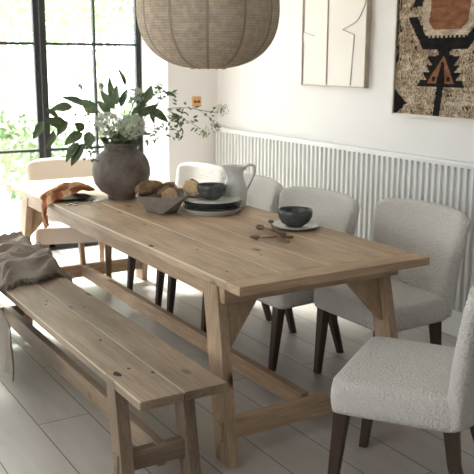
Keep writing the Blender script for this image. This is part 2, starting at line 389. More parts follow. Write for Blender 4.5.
# ------------------------------------------------------------------ bench
bn = tag(empty('bench', (-.92, -.282, 0)), 'long weathered pine bench with trestle legs in front of the table', 'bench')
def Lb(x, y, z): return (x+.92, y+.282, z)
BX0, BX1 = -2.35, .103
def bench_board(y0, y1, notch):
    bm = bmesh.new()
    if notch:
        box(bm, Lb(BX0, y0, .415), Lb(BX1, y1, .45), .003, 2)
    else: box(bm, Lb(BX0, y0, .415), Lb(BX1, y1, .45), .003, 2)
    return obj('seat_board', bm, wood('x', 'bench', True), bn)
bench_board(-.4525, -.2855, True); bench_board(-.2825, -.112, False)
for sgn in (0, 1):
    mx = (lambda x: x) if sgn == 0 else (lambda x: BX0+BX1-x)
    xt, xf = -.158, -.085
    for y, zt in ((-.430, .4485), (-.160, .416)):
        bm = bmesh.new(); beam(bm, Lb(mx(xt), y, zt), Lb(mx(xf), y, 0), .080, .050); obj('leg', bm, wood('z', 'bench'), bn)
    xa, xb = sorted((mx(-.205), mx(-.105)))
    obj('cross_bearer', bx(Lb(xa, -.404, .36), Lb(xb, -.186, .414), .002), wood('y', 'bench'), bn)
    xs = xt + (xf-xt)*(1-.14/.43); xa, xb = sorted((mx(xs-.02), mx(xs+.02)))
    obj('cross_beam', bx(Lb(xa, -.462, .095), Lb(xb, -.13, .17), .003), wood('y', 'bench'), bn)
obj('stretcher', bx(Lb(BX0+.08, -.300, .085), Lb(-.09, -.262, .178), .003), wood('x', 'bench'), bn)
# open knot beside the near leg joint
bm = bmesh.new(); vs = []
for k in range(10):
    a = 2*pi*k/10; vs.append(bm.verts.new(Lb(-.168+.026*cos(a)*(1+.3*sin(3*a)), -.420+.014*sin(a), .4512)))
bm.faces.new(vs); obj('knot_hole', bm, 'knot', bn)
for i, (x, y) in enumerate(((-.12, -.30), (-.20, -.36), (-.55, -.33), (-1.15, -.36), (-1.02, -.22), (-1.2, -.34))):
    X_, Y_, _ = Lb(x, y, 0); knot(bn, X_, Y_, .45, .010, .007, i+20)

# ------------------------------------------------------------------ dining chairs (local: faces -Y)
def soft_seat(w0, w1, y0, y1, z0, z1):
    """upholstered seat: rounded plan, crowned top"""
    bm = bmesh.new(); n = 28; mm = 14
    def outline(u, v):                      # u,v in -1..1
        y = y0 + (y1-y0)*(v+1)/2; w = (w0 + (w1-w0)*(v+1)/2)/2
        return u*w, y
    def squircle(u, v, k=.93):
        a = abs(u); b = abs(v)
        f = 1 if max(a, b) == 0 else ((a**13 + b**13)**(1/13))/max(a, b)
        return u/f, v/f
    def ring(e, z): return None
    G = []
    for layer in range(2):
        g = [[None]*(n+1) for _ in range(n+1)]
        for i in range(n+1):
            for j in range(n+1):
                u = -1+2*i/n; v = -1+2*j/n; su, sv = squircle(u, v)
                x, y = outline(su, sv); d = max(abs(u), abs(v))
                if layer == 0:
                    x2, y2 = x, y; z = z1 + .010*(1-u*u)*(1-v*v) - .008*max(0, (d-.88)/.12)**2
                else: x2, y2 = x, y; z = z0
                g[i][j] = bm.verts.new((x2, y2, z))
        for i in range(n):
            for j in range(n): bm.faces.new((g[i][j], g[i+1][j], g[i+1][j+1], g[i][j+1]))
        G.append(g)
    t, b = G; per = [(i, 0) for i in range(n)] + [(n, j) for j in range(n)] + [(i, n) for i in range(n, 0, -1)] + [(0, j) for j in range(n, 0, -1)]
    K = 6; cols = []
    for (i, j) in per:
        T, Bt = t[i][j].co, b[i][j].co; c = []
        ctr = Vector((0, (y0+y1)/2, 0)); o = Vector((T.x, T.y-ctr.y, 0)).normalized()
        for k in range(1, K):
            f = k/K; c.append(bm.verts.new(T.lerp(Bt, f) + o*.008*sin(pi*f)))
        cols.append([t[i][j]] + c + [b[i][j]])
    for a, c in zip(cols, cols[1:]+cols[:1]):
        for k in range(K): bm.faces.new((a[k], c[k], c[k+1], a[k+1]))
    return bm
def shell_back(wb, wt, zb, zt, yb, lean, curve, T):
    """curved upholstered back, closed volume; bottom narrower than top, rounded top corners"""
    bm = bmesh.new(); n = 30; F = []; 
    def pos(u, v, side):
        # u -1..1 across, v 0..1 up
        k = max(0, (v-.84)/.16)
        lim = (1-k**4*.075)
        w = (wb + (wt-wb)*min(1, v*1.05)**.9)/2*lim
        z = zb + (zt-zb)*v - .022*abs(u)**7*max(0, (v-.6)/.4)
        x = u*w
        y = yb + lean*v**1.4 - curve*(abs(u)**2.2)*(.55+.45*v)
        e = max(abs(u)**14, (abs(2*v-1))**22)
        th = T*(1-.25*v)*(max(0, 1-e))**.35
        nx = 2.2*curve*abs(u)**1.2*(1 if u > 0 else -1)/w if w else 0
        N = Vector((nx, 1, -.12)).normalized()
        return Vector((x, y, z)) + N*th*.5*side
    for side in (-1, 1):
        F.append([[bm.verts.new(pos(sin(pi/2*(-1+2*i/n)), j/n if True else 0, side)) for j in range(n+1)] for i in range(n+1)])
    for g in F:
        for i in range(n):
            for j in range(n): bm.faces.new((g[i][j], g[i+1][j], g[i+1][j+1], g[i][j+1]))
    a, b = F; per = [(i, 0) for i in range(n)] + [(n, j) for j in range(n)] + [(i, n) for i in range(n, 0, -1)] + [(0, j) for j in range(n, 0, -1)]
    for (i, j), (k, l) in zip(per, per[1:]+per[:1]): bm.faces.new((a[i][j], a[k][l], b[k][l], b[i][j]))
    bmesh.ops.remove_doubles(bm, verts=bm.verts[:], dist=.0003)
    return bm
def make_chair(fab, lt, label, group):
    t = tag(empty('dining_chair'), label, 'chair', group)
    obj('seat', soft_seat(.55, .53, -.23, .20, .345, .460), fab, t, True)
    obj('backrest', shell_back(.52, .635, .345, .872, .225, .095, .095, .085), fab, t, True)
    for s in (-1, 1):
        bm = bmesh.new(); beam(bm, (s*.215, -.195, .36), (s*.208, -.232, 0), .052, .052, .032, .032, bev=.003); obj('leg', bm, wood('z', lt), t)
        bm = bmesh.new(); beam(bm, (s*.20, .165, .36), (s*.20, .185, .20), .045, .05, .036, .04, bev=0); beam(bm, (s*.20, .185, .20), (s*.205, .245, 0), .036, .04, .028, .03, bev=0)
        obj('leg', bm, wood('z', lt), t)
    return t
ch = make_chair('boucle', 'walnut', 'cream boucle chair at the near end of the long side, by the table corner', 'boucle chairs around the table')
ch.location = (-.515, 1.150, 0); ch.rotation_euler.z = radians(1)
for loc, rz, lab in (((-1.085, .945, 0), 4, 'cream boucle chair behind the small plate with the dark bowl'),
                     ((-1.765, .93, 0), 2, 'cream boucle chair partly hidden behind the pale jug handle'),
                     ((-2.39, .935, 0), 2, 'cream boucle chair between the bread bowl and the jug, farthest on the wall side'),
                     ((.362, .545, 0), -56, 'cream boucle chair in the foreground at the near table end, cut by the picture edge')):
    c = copy_tree(ch); c.location = loc; c.rotation_euler.z = radians(rz); c['label'] = lab
    if rz == -56: c.scale = (1.03, 1.05, 1.03)
hc = make_chair('linen_chair', 'pale', 'beige upholstered chair at the far table end before the window', None)
hc.location = (-3.0, .465, 0); hc.rotation_euler.z = radians(90-17)

# ------------------------------------------------------------------ pendant lantern
pd = tag(empty('pendant_lamp', (-1.095, .487, 1.532)), 'large round brown fabric lantern pendant hanging above the table', 'lamp')
NR = 12; R0, HH = .346, .29
m = M['lantern'] = mat('lantern_fabric', (.36, .29, .22), .95, spec=.05)
tc = nd(m, 'ShaderNodeTexCoord'); sp = nd(m, 'ShaderNodeSeparateXYZ'); ln(m, tc.outputs['Object'], sp.inputs[0])
wv = nd(m, 'ShaderNodeTexWave', Scale=26.0, Distortion=2.2, Detail=2); wv.bands_direction = 'Z'; wv.inputs['Detail Scale'].default_value = 3
ln(m, tc.outputs['Object'], wv.inputs['Vector'])
nz = nd(m, 'ShaderNodeTexNoise', Scale=34, Detail=4); ln(m, tc.outputs['Object'], nz.inputs['Vector'])
c = mix(m, (.56, .46, .355), (.68, .575, .46), wv.outputs[0]); c = mix(m, c, ramp(m, nz.outputs[0], [(.35, (.78, .76, .74)), (.65, (1.08, 1.08, 1.08))]), 1.0, 'MULTIPLY')
ln(m, c, B(m).inputs['Base Color']); bump(m, wv.outputs[0], .6, .004)
tr = nd(m, 'ShaderNodeBsdfTranslucent'); tr.inputs[0].default_value = (.5, .38, .26, 1); ms = nd(m, 'ShaderNodeMixShader'); ms.inputs[0].default_value = .22
ln(m, B(m).outputs[0], ms.inputs[1]); ln(m, tr.outputs[0], ms.inputs[2]); ln(m, ms.outputs[0], m.node_tree.nodes['Material Output'].inputs[0])
M['lantern_rib'] = mat('lantern_rib', (.32, .25, .185), .9)
def lprof(t):                     # t 0 bottom .. 1 top
    q = .988*cos(pi*t); return R0*max(0, 1-abs(q)**2.5)**(1/2.5), HH*(1-q)
def lpt(t, a, k=0):
    r, z = lprof(t); seg = (a*NR/(2*pi)) % 1
    r *= 1 - .022*(4*(seg-.5)**2)**1 * 1 + .0     # gores: slightly pulled in at the ribs
    return Vector(((r+k)*cos(a), (r+k)*sin(a), z))
bm = bmesh.new(); NA, NT = NR*8, 44
G = [[bm.verts.new(lpt(j/NT, 2*pi*i/NA)) for i in range(NA)] for j in range(NT+1)]
Gi = [[bm.verts.new(lpt(j/NT, 2*pi*i/NA, -.003)) for i in range(NA)] for j in range(NT+1)]
for g in (G, Gi):
    for j in range(NT):
        for i in range(NA): bm.faces.new((g[j][i], g[j][(i+1) % NA], g[j+1][(i+1) % NA], g[j+1][i]))
for j in (0, NT):
    for i in range(NA): bm.faces.new((G[j][i], G[j][(i+1) % NA], Gi[j][(i+1) % NA], Gi[j][i]))
obj('lamp_shade', bm, 'lantern', pd, True)
for k in range(NR):
    bm = bmesh.new(); a = 2*pi*k/NR
    w_ = .006; pts = [(lpt(j/NT, a-w_/lprof(j/NT)[0], .0015), lpt(j/NT, a+w_/lprof(j/NT)[0], .0015), lpt(j/NT, a+w_/lprof(j/NT)[0], -.002), lpt(j/NT, a-w_/lprof(j/NT)[0], -.002)) for j in range(NT+1)]
    V = [[bm.verts.new(p) for p in q] for q in pts]
    for A, D in zip(V, V[1:]):
        for q in range(4): bm.faces.new((A[q], A[(q+1) % 4], D[(q+1) % 4], D[q]))
    bm.faces.new(V[0]); bm.faces.new(V[-1])
    e = lpt(0, a, 0); tube(bm, [e + Vector((0, 0, .004)), e + Vector((0, 0, -.006))], .0035, 6)
    obj('rib', bm, 'lantern_rib', pd)
bm = bmesh.new(); r0, z0_ = lprof(0); tube(bm, [(r0*.985*cos(2*pi*k/48), r0*.985*sin(2*pi*k/48), z0_) for k in range(49)], .003, 6)
obj('bottom_ring', bm, 'lantern_rib', pd)
bm = bmesh.new(); r0, z1_ = lprof(1); tube(bm, [(r0*.985*cos(2*pi*k/48), r0*.985*sin(2*pi*k/48), z1_) for k in range(49)], .003, 6)
for k in range(3): a = k*2*pi/3; tube(bm, [(r0*cos(a), r0*sin(a), z1_), (0, 0, z1_+.02)], .002, 5)
obj('top_ring', bm, 'lantern_rib', pd)
bm = bmesh.new(); tube(bm, [(0, 0, z1_-.10), (0, 0, ZC-1.535-.03)], .0035, 8); obj('cord', bm, 'cord', pd)
bm = bmesh.new(); lathe(bm, [(0, 0), (.05, 0), (.05, .026), (0, .03)], 24, (0, 0, ZC-1.535-.03)); obj('ceiling_rose', bm, 'brass', pd, True)
bm = bmesh.new(); lathe(bm, [(0, 0), (.03, .02), (.045, .06), (.03, .1), (.018, .12), (.018, .17), (0, .17)], 20, (0, 0, z1_-.27)); obj('bulb', bm, 'paleware', pd, True)

# ------------------------------------------------------------------ wall pieces
fr = tag(empty('framed_relief', (-1.998, YW, 1.402)), 'pale relief artwork with thin curved lines in a deep wooden box frame', 'picture')
FW, FH = .69, 1.02          # width, height ; front plane 38 mm off the wall
obj('backing', bx((-FW/2+.006, -.030, .006), (FW/2-.006, -.004, FH-.006), .001), 'relief', fr)
bm = bmesh.new()
for a, b in (((-FW/2, -.038, 0), (-FW/2+.006, 0, FH)), ((FW/2-.006, -.038, 0), (FW/2, 0, FH)), ((-FW/2, -.038, 0), (FW/2, 0, .006)), ((-FW/2, -.038, FH-.006), (FW/2, 0, FH))): box(bm, a, b, .001)
obj('frame', bm, 'frame_wood', fr)
def rl(x, z): return (x + 1.998, -.0325, z - 1.402)
bm = bmesh.new()
def relief_line(pts, w=.0035):
    P = [rl(*p) for p in pts]; tube(bm, P, w, 6)
relief_line([(-2.056, 1.415), (-2.056, 2.42)], .0055)
relief_line([(-2.331, 1.418), (-2.326, 1.70)], .0025); relief_line([(-2.326, 1.765), (-2.326, 2.42)], .003); relief_line([(-2.326, 1.765), (-2.196, 1.737)], .0022)
relief_line([(-1.897, 1.772), (-1.775, 1.736), (-1.80, 1.415)], .0035)
relief_line(spline([(-1.897, 1.772), (-1.764, 1.816), (-1.702, 1.877), (-1.669, 1.945), (-1.66, 2.05), (-1.70, 2.18), (-1.80, 2.27)], 6), .003)
obj('relief_lines', bm, 'groove', fr)

KX0, KX1, KZ0, KZ1 = -1.378, -.60, 1.262, 2.22
kf = tag(empty('framed_textile', ((KX0+KX1)/2, YW, KZ0-.012)), 'framed antique kilim fragment with black and rust motif on tan weave', 'picture')
kc = (KX0+KX1)/2
bm = bmesh.new(); zt = KZ1-KZ0+.024
for a, b in (((KX0-.012-kc, -.038, 0), (KX0-kc, 0, zt)), ((KX1-kc, -.038, 0), (KX1+.012-kc, 0, zt)), ((KX0-kc, -.038, 0), (KX1-kc, 0, .012)), ((KX0-kc, -.038, zt-.012), (KX1-kc, 0, zt))): box(bm, a, b, .001)
obj('frame', bm, 'frame_pale', kf)
def inpoly(x, z, P):
    r = False; j = len(P)-1
    for i in range(len(P)):
        if (P[i][1] > z) != (P[j][1] > z) and x < (P[j][0]-P[i][0])*(z-P[i][1])/(P[j][1]-P[i][1])+P[i][0]: r = not r
        j = i
    return r
XM = -1.0
def kcol(x, z):
    s_ = noise.noise(Vector((x*26, z*14, 3))); s2 = noise.noise(Vector((x*70, z*30, 9)))
    a = abs(x - XM - (z-1.45)*.11); sx = x - XM
    # stem and stepped tree
    if z < 1.43 and a < .026 + .006*s2: return 2
    if 1.425 < z < 1.60:
        steps = [(1.425, .19, .16), (1.468, .150, .115), (1.51, .135, .095), (1.552, .125, .085)]
        w_ = 0
        for z0, hi, lo in steps:
            if z >= z0: w_ = hi - (hi-lo)*(1-min(1, (z-z0)/.042))*1.0 if z0 > 1.43 else hi - .03*((z-z0)/.042)
        if a < w_:
            t = (z-1.445)/.155
            if 0 < t < 1 and a < .105*(1-t)+.004:
                if t < .8 and a < .034*(1-t*.9) : return 2
                if .10 < t < .28 and a < .07: return 2 if a > .045 else 3
                return 3
            return 2
    if 1.59 <= z < 1.70:
        w_ = .045 + (.02 if z < 1.61 else 0) + max(0, (z-1.625))*1.2
        if a < w_: return 2
    # V arms and toothed top
    top = 1.700 + .014*(1 if (int((x+9)/.0165) % 2) else 0)
    if 1.640 < z < top and a < .17: return 2
    if 1.640 < z < 1.825 and .150+(z-1.70)*.80 < a < .195+(z-1.664)*.84: return 2
    if z > 1.88 and .22 < a < .30-.30*(z-1.88): return 2
    # central medallion
    if z > 1.745:
        wr = min(.150, .10 + (z-1.745)*1.2)
        if a < wr + .006*s_: return 3
        if a < wr + .06: return 1
    if 1.70 < z < 1.745 and a < .16: return 1
    # side diamond at the lower left and right
    for xd in (KX0-.005, KX1+.005):
        if abs(x-xd) < .115*(1-abs(z-1.325)/.085) + .012*s2 and abs(z-1.325) < .085: return 2
        if abs(x-xd) < .03 + .02*s_ and z > 1.55: return 2 if s2 > -.1 else 0
    if s_*.7+s2*.6 > .36: return 2 if s2 > .34 else 0
    if noise.noise(Vector((x*210, z*120, 6))) > .42: return 2
    return 1 if (noise.noise(Vector((x*9, z*7, 1)))*.6 + s2*.5 + noise.noise(Vector((x*190, z*60, 4)))*.8) > .0 else 0
nx, nz_ = 150, 150; bm = bmesh.new()
def kv(i, j):
    x = KX0 + (KX1-KX0)*i/nx; z = KZ0 + (KZ1-KZ0)*j/nz_
    return (x-kc, -.026 + .0012*noise.noise(Vector((x*40, z*40, 0))), z-KZ0+.012)
G = [[bm.verts.new(kv(i, j)) for i in range(nx+1)] for j in range(nz_+1)]
for j in range(nz_):
    for i in range(nx):
        f = bm.faces.new((G[j][i], G[j][i+1], G[j+1][i+1], G[j+1][i])); f.material_index = kcol(KX0+(KX1-KX0)*(i+.5)/nx, KZ0+(KZ1-KZ0)*(j+.5)/nz_)
ext = bmesh.ops.extrude_face_region(bm, geom=bm.faces[:]); bmesh.ops.translate(bm, verts=[v for v in ext['geom'] if isinstance(v, bmesh.types.BMVert)], vec=(0, .012, 0))
obj('textile', bm, ['k_tan', 'k_cream', 'k_black', 'k_rust'], kf)

sw = tag(empty('light_switch', (XC, 1.774, 1.236)), 'small square brass light switch on the white wall beside the corner', 'switch')
obj('plate', bx((0, -.043, -.043), (.006, .043, .043), .002), 'brass', sw)
for k in (-1, 1):
    bm = bmesh.new(); lathe(bm, [(0, 0), (.011, 0), (.011, .004), (.006, .006), (.005, .022), (0, .024)], 14)
    bmesh.ops.rotate(bm, verts=bm.verts[:], cent=(0, 0, 0), matrix=Matrix.Rotation(pi/2, 3, 'Y')); bmesh.ops.translate(bm, verts=bm.verts[:], vec=(.006, k*.016, 0))
    obj('toggle', bm, 'brass_dark', sw, True)

# ------------------------------------------------------------------ vase and foliage
VX, VY, VZ = -2.058, .428, TH
bm = bmesh.new()
lathe(bm, [(0, .002), (.080, .0), (.084, .010), (.082, .022), (.125, .048), (.158, .090), (.172, .140), (.173, .175), (.164, .220), (.142, .258), (.112, .282), (.101, .290), (.098, .305), (.100, .322), (.106, .330), (.103, .334), (.094, .328), (.090, .30), (.10, .28), (.13, .25), (.150, .18), (.12, .06), (0, .02)], 48)
vase = tag(obj('vase', bm, 'vase', None, True, (VX, VY, VZ)), 'large round dark weathered pottery vase holding foliage on the table', 'vase')
RX, UPV = Vector((sin(.343), cos(.343), 0)), Vector((0, 0, 1))      # right / up as seen from the near end
DV = Vector((cos(.343), -sin(.343), 0))                             # towards the near end
VN = Vector((VX, VY, VZ+.325))
def FP(px, py, d=0): return VN + RX*((px-121)/166) + UPV*((146-py)/166) + DV*d
def leaf(bm, p, q, w, nrm=None, curl=.12, serr=0):
    p = Vector(p); q = Vector(q); d = q-p; Ln = d.length; d.normalize()
    n_ = (nrm or DV).normalized(); s_ = d.cross(n_).normalized(); n_ = s_.cross(d); K = 8; rows = []
    for k in range(K+1):
        t = k/K; ww = w*sin(pi*min(1, t**.8*.97+.015))**.85*(1-.15*t)
        if serr and k % 2: ww *= 1-serr
        c = p + d*(Ln*t) - n_*(curl*Ln*(t-.3)**2)
        rows.append([bm.verts.new(c + s_*ww*a + n_*(abs(a)*ww*.35)) for a in (-1, -.5, 0, .5, 1)])
    for a, b in zip(rows, rows[1:]):
        for k in range(4): bm.faces.new((a[k], a[k+1], b[k+1], b[k]))
mouth = VN + Vector((0, 0, -.10))
rnd = random.Random(5)
def spray(name, label, cat, stems, leaves, lm, sr=.003, loc=None, leaves2=None):
    t = tag(empty(name, tuple(VN)), label, cat, None)
    bm = bmesh.new()
    for s_ in stems: tube(bm, [p - VN for p in spline([Vector(p) for p in s_], 5)], sr, 5, sr*.5)
    obj('stem', bm, 'stem', t, True)
    for L_, m_ in ((leaves, lm), (leaves2, 'leafB')):
        if not L_: continue
        bm = bmesh.new()
        for p, q, w_ in L_:
            nn = DV + Vector((rnd.uniform(-.5, .5), rnd.uniform(-.5, .5), rnd.uniform(0, .7)))
            leaf(bm, Vector(p)-VN, Vector(q)-VN, w_*1.45, nn, rnd.uniform(.1, .5))
        obj('foliage', bm, m_, t, True)
    return t
def off(k): return mouth + Vector((rnd.uniform(-.05, .05), rnd.uniform(-.05, .05), 0))
# left arching branch with large dark leaves
spray('leafy_branch', 'arching branch of large dark leaves reaching left over the window post', 'branch',
  [[off(0), FP(110, 143, .02), FP(92, 124, .06), FP(74, 118, .08), FP(52, 122, .10), FP(44, 130, .10)], [FP(92, 124, .06), FP(84, 112, .05), FP(70, 106, .05)]],
  [(FP(76, 109, .05), FP(55, 110, .06), .021), (FP(88, 108, .05), FP(67, 98, .05), .020), (FP(62, 118, .07), FP(51, 110, .09), .011),
   (FP(70, 126, .08), FP(50, 120, .1), .024), (FP(70, 122, .08), FP(60, 136, .09), .018)], 'leafA',
  leaves2=[(FP(98, 115, .05), FP(84, 102, .05), .026), (FP(48, 122, .1), FP(38, 139, .11), .019), (FP(58, 131, .1), FP(51, 149, .1), .016)])
spray('leafy_branch', 'drooping branch of dark leaves hanging left of the vase neck', 'branch',
  [[off(1), FP(106, 145, .06), FP(94, 136, .10), FP(84, 136, .12), FP(78, 148, .13)], [FP(94, 136, .10), FP(82, 130, .1)]],
  [(FP(84, 133, .12), FP(66, 143, .13), .023), (FP(86, 130, .11), FP(77, 124, .12), .020), (FP(80, 142, .13), FP(66, 160, .13), .020), (FP(84, 143, .13), FP(72, 164, .14), .021)], 'leafA',
  leaves2=[(FP(90, 132, .11), FP(90, 148, .13), .024), (FP(96, 138, .1), FP(84, 146, .13), .018)])
spray('leafy_branch', 'upright branch of serrated green leaves in the middle of the vase', 'branch',
  [[off(2), FP(118, 130, .0), FP(116, 108, .0), FP(112, 92, 0)], [off(2), FP(126, 120, -.03), FP(124, 96, -.04), FP(122, 82, -.04)], [off(3), FP(134, 120, -.02), FP(142, 104, 0), FP(150, 98, .02)]],
  [(FP(119, 108, -.02), FP(109, 82, -.02), .020), (FP(128, 90, -.04), FP(122, 72, -.04), .011), (FP(138, 108, 0), FP(152, 96, .02), .026), (FP(132, 118, 0), FP(146, 106, .04), .016), (FP(150, 112, .03), FP(168, 124, .05), .021), (FP(138, 118, .03), FP(158, 108, .05), .018)], 'leafA',
  leaves2=[(FP(116, 112, .02), FP(103, 94, .02), .020), (FP(118, 108, .02), FP(117, 88, .0), .020), (FP(112, 116, .02), FP(100, 104, .03), .018), (FP(122, 110, 0), FP(128, 92, 0), .016), (FP(148, 104, 0), FP(152, 90, .02), .020)])
spray('leafy_branch', 'short dark leaves filling the mouth of the vase below the blooms', 'branch',
  [[off(4), FP(112, 138, .08), FP(108, 134, .12)], [off(4), FP(130, 138, .08), FP(136, 134, .12)]],
  [(FP(rnd.uniform(106, 132), rnd.uniform(136, 144), rnd.uniform(.0, .08)), FP(rnd.uniform(100, 142), rnd.uniform(128, 146), rnd.uniform(.06, .12)), .013) for _ in range(22)], 'leafA')
# lacy white flower heads
def bloom(px, py, d, r, label, n=620, sq=.85):
    c = FP(px, py, d); t = tag(empty('hydrangea_bloom', tuple(c)), label, 'flower')
    bm = bmesh.new(); tube(bm, [p-c for p in spline([off(5), VN + (c-VN)*.4, c - UPV*r*.3], 5)], .004, 5)
    for k in range(20):
        a = Vector((rnd.gauss(0, 1), rnd.gauss(0, 1), rnd.gauss(.4, 1))).normalized(); tube(bm, [(0, 0, -r*.3), a*r*.8], .0015, 4)
    obj('stem', bm, 'stem', t)
    bm = bmesh.new()
    for k in range(n):
        a = Vector((rnd.gauss(0, 1), rnd.gauss(0, 1), rnd.gauss(.3, 1))).normalized(); a.z *= sq
        p = a*r*rnd.uniform(.78, 1.02); nn = (a + Vector((rnd.gauss(0, .4), rnd.gauss(0, .4), rnd.gauss(0, .4)))).normalized(); X = nn.orthogonal().normalized(); Y = nn.cross(X); s_ = rnd.uniform(.0065, .0105); a0 = rnd.uniform(0, 1.5)
        c0 = bm.verts.new(p)
        for q in range(4):
            b_ = a0 + q*pi/2; e1 = bm.verts.new(p + (X*cos(b_-.5)+Y*sin(b_-.5))*s_*.7 + nn*s_*.15); e2 = bm.verts.new(p + (X*cos(b_)+Y*sin(b_))*s_ + nn*s_*.3); e3 = bm.verts.new(p + (X*cos(b_+.5)+Y*sin(b_+.5))*s_*.7 + nn*s_*.15)
            bm.faces.new((c0, e1, e2, e3))
    obj('florets', bm, 'floret', t)
    return t
bloom(109, 126, .10, .085, 'lacy white flower head at the left of the vase mouth')
bloom(131, 128, .11, .082, 'lacy white flower head at the right of the vase mouth')
bloom(136, 100, .0, .060, 'smaller white flower head high in the arrangement', 220)
bloom(104, 90, -.02, .018, 'tiny white flower head on a thin stem above the leaves', 26)
bloom(84, 90, .02, .016, 'tiny pale flower head at the upper left by the window bar', 22)
# wiry umbel stems to the right
def umbels(name, label, stems, heads, small):
    t = tag(empty(name, tuple(VN)), label, 'branch')
    bm = bmesh.new()
    for s_ in stems: tube(bm, [p-VN for p in spline([Vector(p) for p in s_], 6)], .0022, 5, .0012)
    for h, dr in heads:
        for k in range(14):
            e = h + (Vector(dr)*.6 + Vector((rnd.gauss(0, .5), rnd.gauss(0, .5), rnd.gauss(0, .5)))).normalized()*rnd.uniform(.022, .042)
            tube(bm, [h-VN, e-VN], .0009, 4)
    obj('stem', bm, 'stem', t)
    for h, dr in heads:
        bm = bmesh.new(); bmesh.ops.create_icosphere(bm, subdivisions=1, radius=.010, matrix=Matrix.Translation(h-VN))
        for k in range(46):
            e = h + (Vector(dr)*.6 + Vector((rnd.gauss(0, .5), rnd.gauss(0, .5), rnd.gauss(0, .5)))).normalized()*rnd.uniform(.018, .046)
            bmesh.ops.create_icosphere(bm, subdivisions=1, radius=rnd.uniform(.0024, .0046), matrix=Matrix.Translation(e-VN))
        obj('flower_head', bm, 'umbel', t, True)
    bm = bmesh.new()
    for c_, r_0, n_ in small:
        for k in range(n_):
            p = c_ + Vector((rnd.gauss(0, .4), rnd.gauss(0, .5), rnd.gauss(0, .6)))*r_0; q = p + (RX*rnd.uniform(-1, 1) + UPV*rnd.uniform(-1, .6) + DV*rnd.uniform(-.5, .5)).normalized()*rnd.uniform(.018, .04)
            leaf(bm, p-VN, q-VN, rnd.uniform(.004, .008))
    if small: obj('foliage', bm, 'leafB', t, True)
    return t
umbels('umbel_stem', 'long wiry flower stem reaching right towards the panelling with two green umbels',
  [[off(6), FP(140, 128, .06), FP(165, 112, .1), FP(190, 111, .1), FP(202, 116, .1), FP(213, 127, .1)], [FP(190, 111, .1), FP(212, 115, .1), FP(219, 112, .1)], [FP(165, 112, .1), FP(187, 124, .12), FP(198, 131, .12)]],
  [(FP(213, 128, .1), (RX*.4 - UPV*.5)), (FP(200, 133, .12), (RX*.2 - UPV*.5)), (FP(219, 112, .1), RX*.2)], [(FP(176, 114, .1), .07, 26), (FP(208, 118, .1), .03, 5), (FP(192, 126, .1), .04, 6)])
umbels('umbel_stem', 'wiry stem of small leaves trailing right beneath the brass switch',
  [[off(7), FP(140, 132, .05), FP(160, 131, .1), FP(175, 132, .12), (FP(176, 142, .12))], [FP(150, 120, .08), FP(172, 118, .1), FP(178, 128, .1)]], [], [(FP(174, 124, .12), .075, 34), (FP(176, 136, .12), .03, 8)])
umbels('umbel_stem', 'upright wiry stem with small buds beside the window reveal',
  [[off(8), FP(142, 120, .02), FP(156, 104, .02), FP(161, 90, .02)], [FP(150, 112, .02), FP(168, 99, .02), FP(178, 97, .02)]], [(FP(161, 92, .02), UPV*.3)], [(FP(160, 98, .02), .05, 14)])
spray('leafy_branch', 'thin stem with one dark curved leaf in front of the white reveal', 'branch',
  [[off(9), FP(142, 124, .04), FP(158, 106, .05), FP(164, 98, .06)]], [(FP(164, 96, .06), FP(176, 99, .07), .010), (FP(150, 114, .05), FP(154, 126, .06), .010)], 'leafA')
umbels('umbel_stem', 'wiry stem of tiny pale buds spreading left below the dark leaves',
  [[off(10), FP(104, 142, .1), FP(92, 124, .1), FP(76, 122, .1)], [FP(104, 142, .1), FP(94, 150, .14), FP(88, 160, .15)]], [(FP(78, 116, .1), -RX*.2), (FP(90, 116, .1), UPV*.2)], [(FP(90, 154, .15), .05, 16)])
umbels('umbel_stem', 'wiry bud stem drooping right of the vase neck',
  [[off(11), FP(136, 138, .1), FP(148, 134, .12), FP(158, 140, .13), FP(162, 146, .13)]], [], [(FP(152, 134, .12), .05, 14), (FP(146, 139, .12), .03, 6)])

# ------------------------------------------------------------------ tableware
def plate_bm(r, h=.016, foot=.6, n=48, irr=0):
    bm = bmesh.new(); lathe(bm, [(0, .003), (r*foot, .0), (r*foot+.004, .003), (r*.86, h*.45), (r, h), (r*.995, h+.003), (r*.84, h*.62), (r*foot, .007), (0, .007)], n); return bm
def bowl_bm(r, h, n=44):
    bm = bmesh.new(); lathe(bm, [(0, .0), (r*.50, .0), (r*.52, .004), (r*.80, h*.22), (r*.97, h*.55), (r, h*.80), (r*.985, h*.985), (r*.97, h), (r*.945, h*.985), (r*.94, h*.8), (r*.88, h*.5), (r*.68, h*.22), (r*.4, h*.11), (0, h*.1)], n); return bm
PX, PY = -1.385, .672
z = TH
def put(bm, name, mt, loc, label, cat, group=None, parts=None):
    o = obj(name, bm, mt, None, True, loc); tag(o, label, cat, group); return o
put(plate_bm(.166, .027, .80), 'serving_plate', 'whiteware', (PX, PY, z), 'largest pale grey plate at the bottom of the plate stack', 'plate'); z += .0305
for k, lab in enumerate(('dark grey plate lowest of the three dark plates in the stack', 'dark grey plate in the middle of the stack', 'dark grey plate directly under the pale top plate')):
    o = put(plate_bm(.158, .0085, .6), 'dinner_plate', 'darkware', (PX+.002*k, PY, z), lab, 'plate', 'dark plates in the stack'); z += .0095
put(plate_bm(.160, .014, .55), 'dinner_plate', 'paleware', (PX, PY, z), 'pale grey plate on top of the stack holding the bowl', 'plate')
put(bowl_bm(.083, .078), 'cereal_bowl', 'darkware', (PX-.028, PY+.012, z+.0105), 'dark grey glazed bowl sitting on top of the plate stack', 'bowl', 'dark glazed bowls')
put(plate_bm(.122, .016, .55), 'side_plate', 'whiteware', (-.80, .815, TH), 'pale grey plate under the right-hand dark bowl', 'plate')
put(bowl_bm(.087, .083), 'cereal_bowl', 'darkware', (-.80, .812, TH+.0105), 'dark grey glazed bowl on the single plate near the wooden spoons', 'bowl', 'dark glazed bowls')
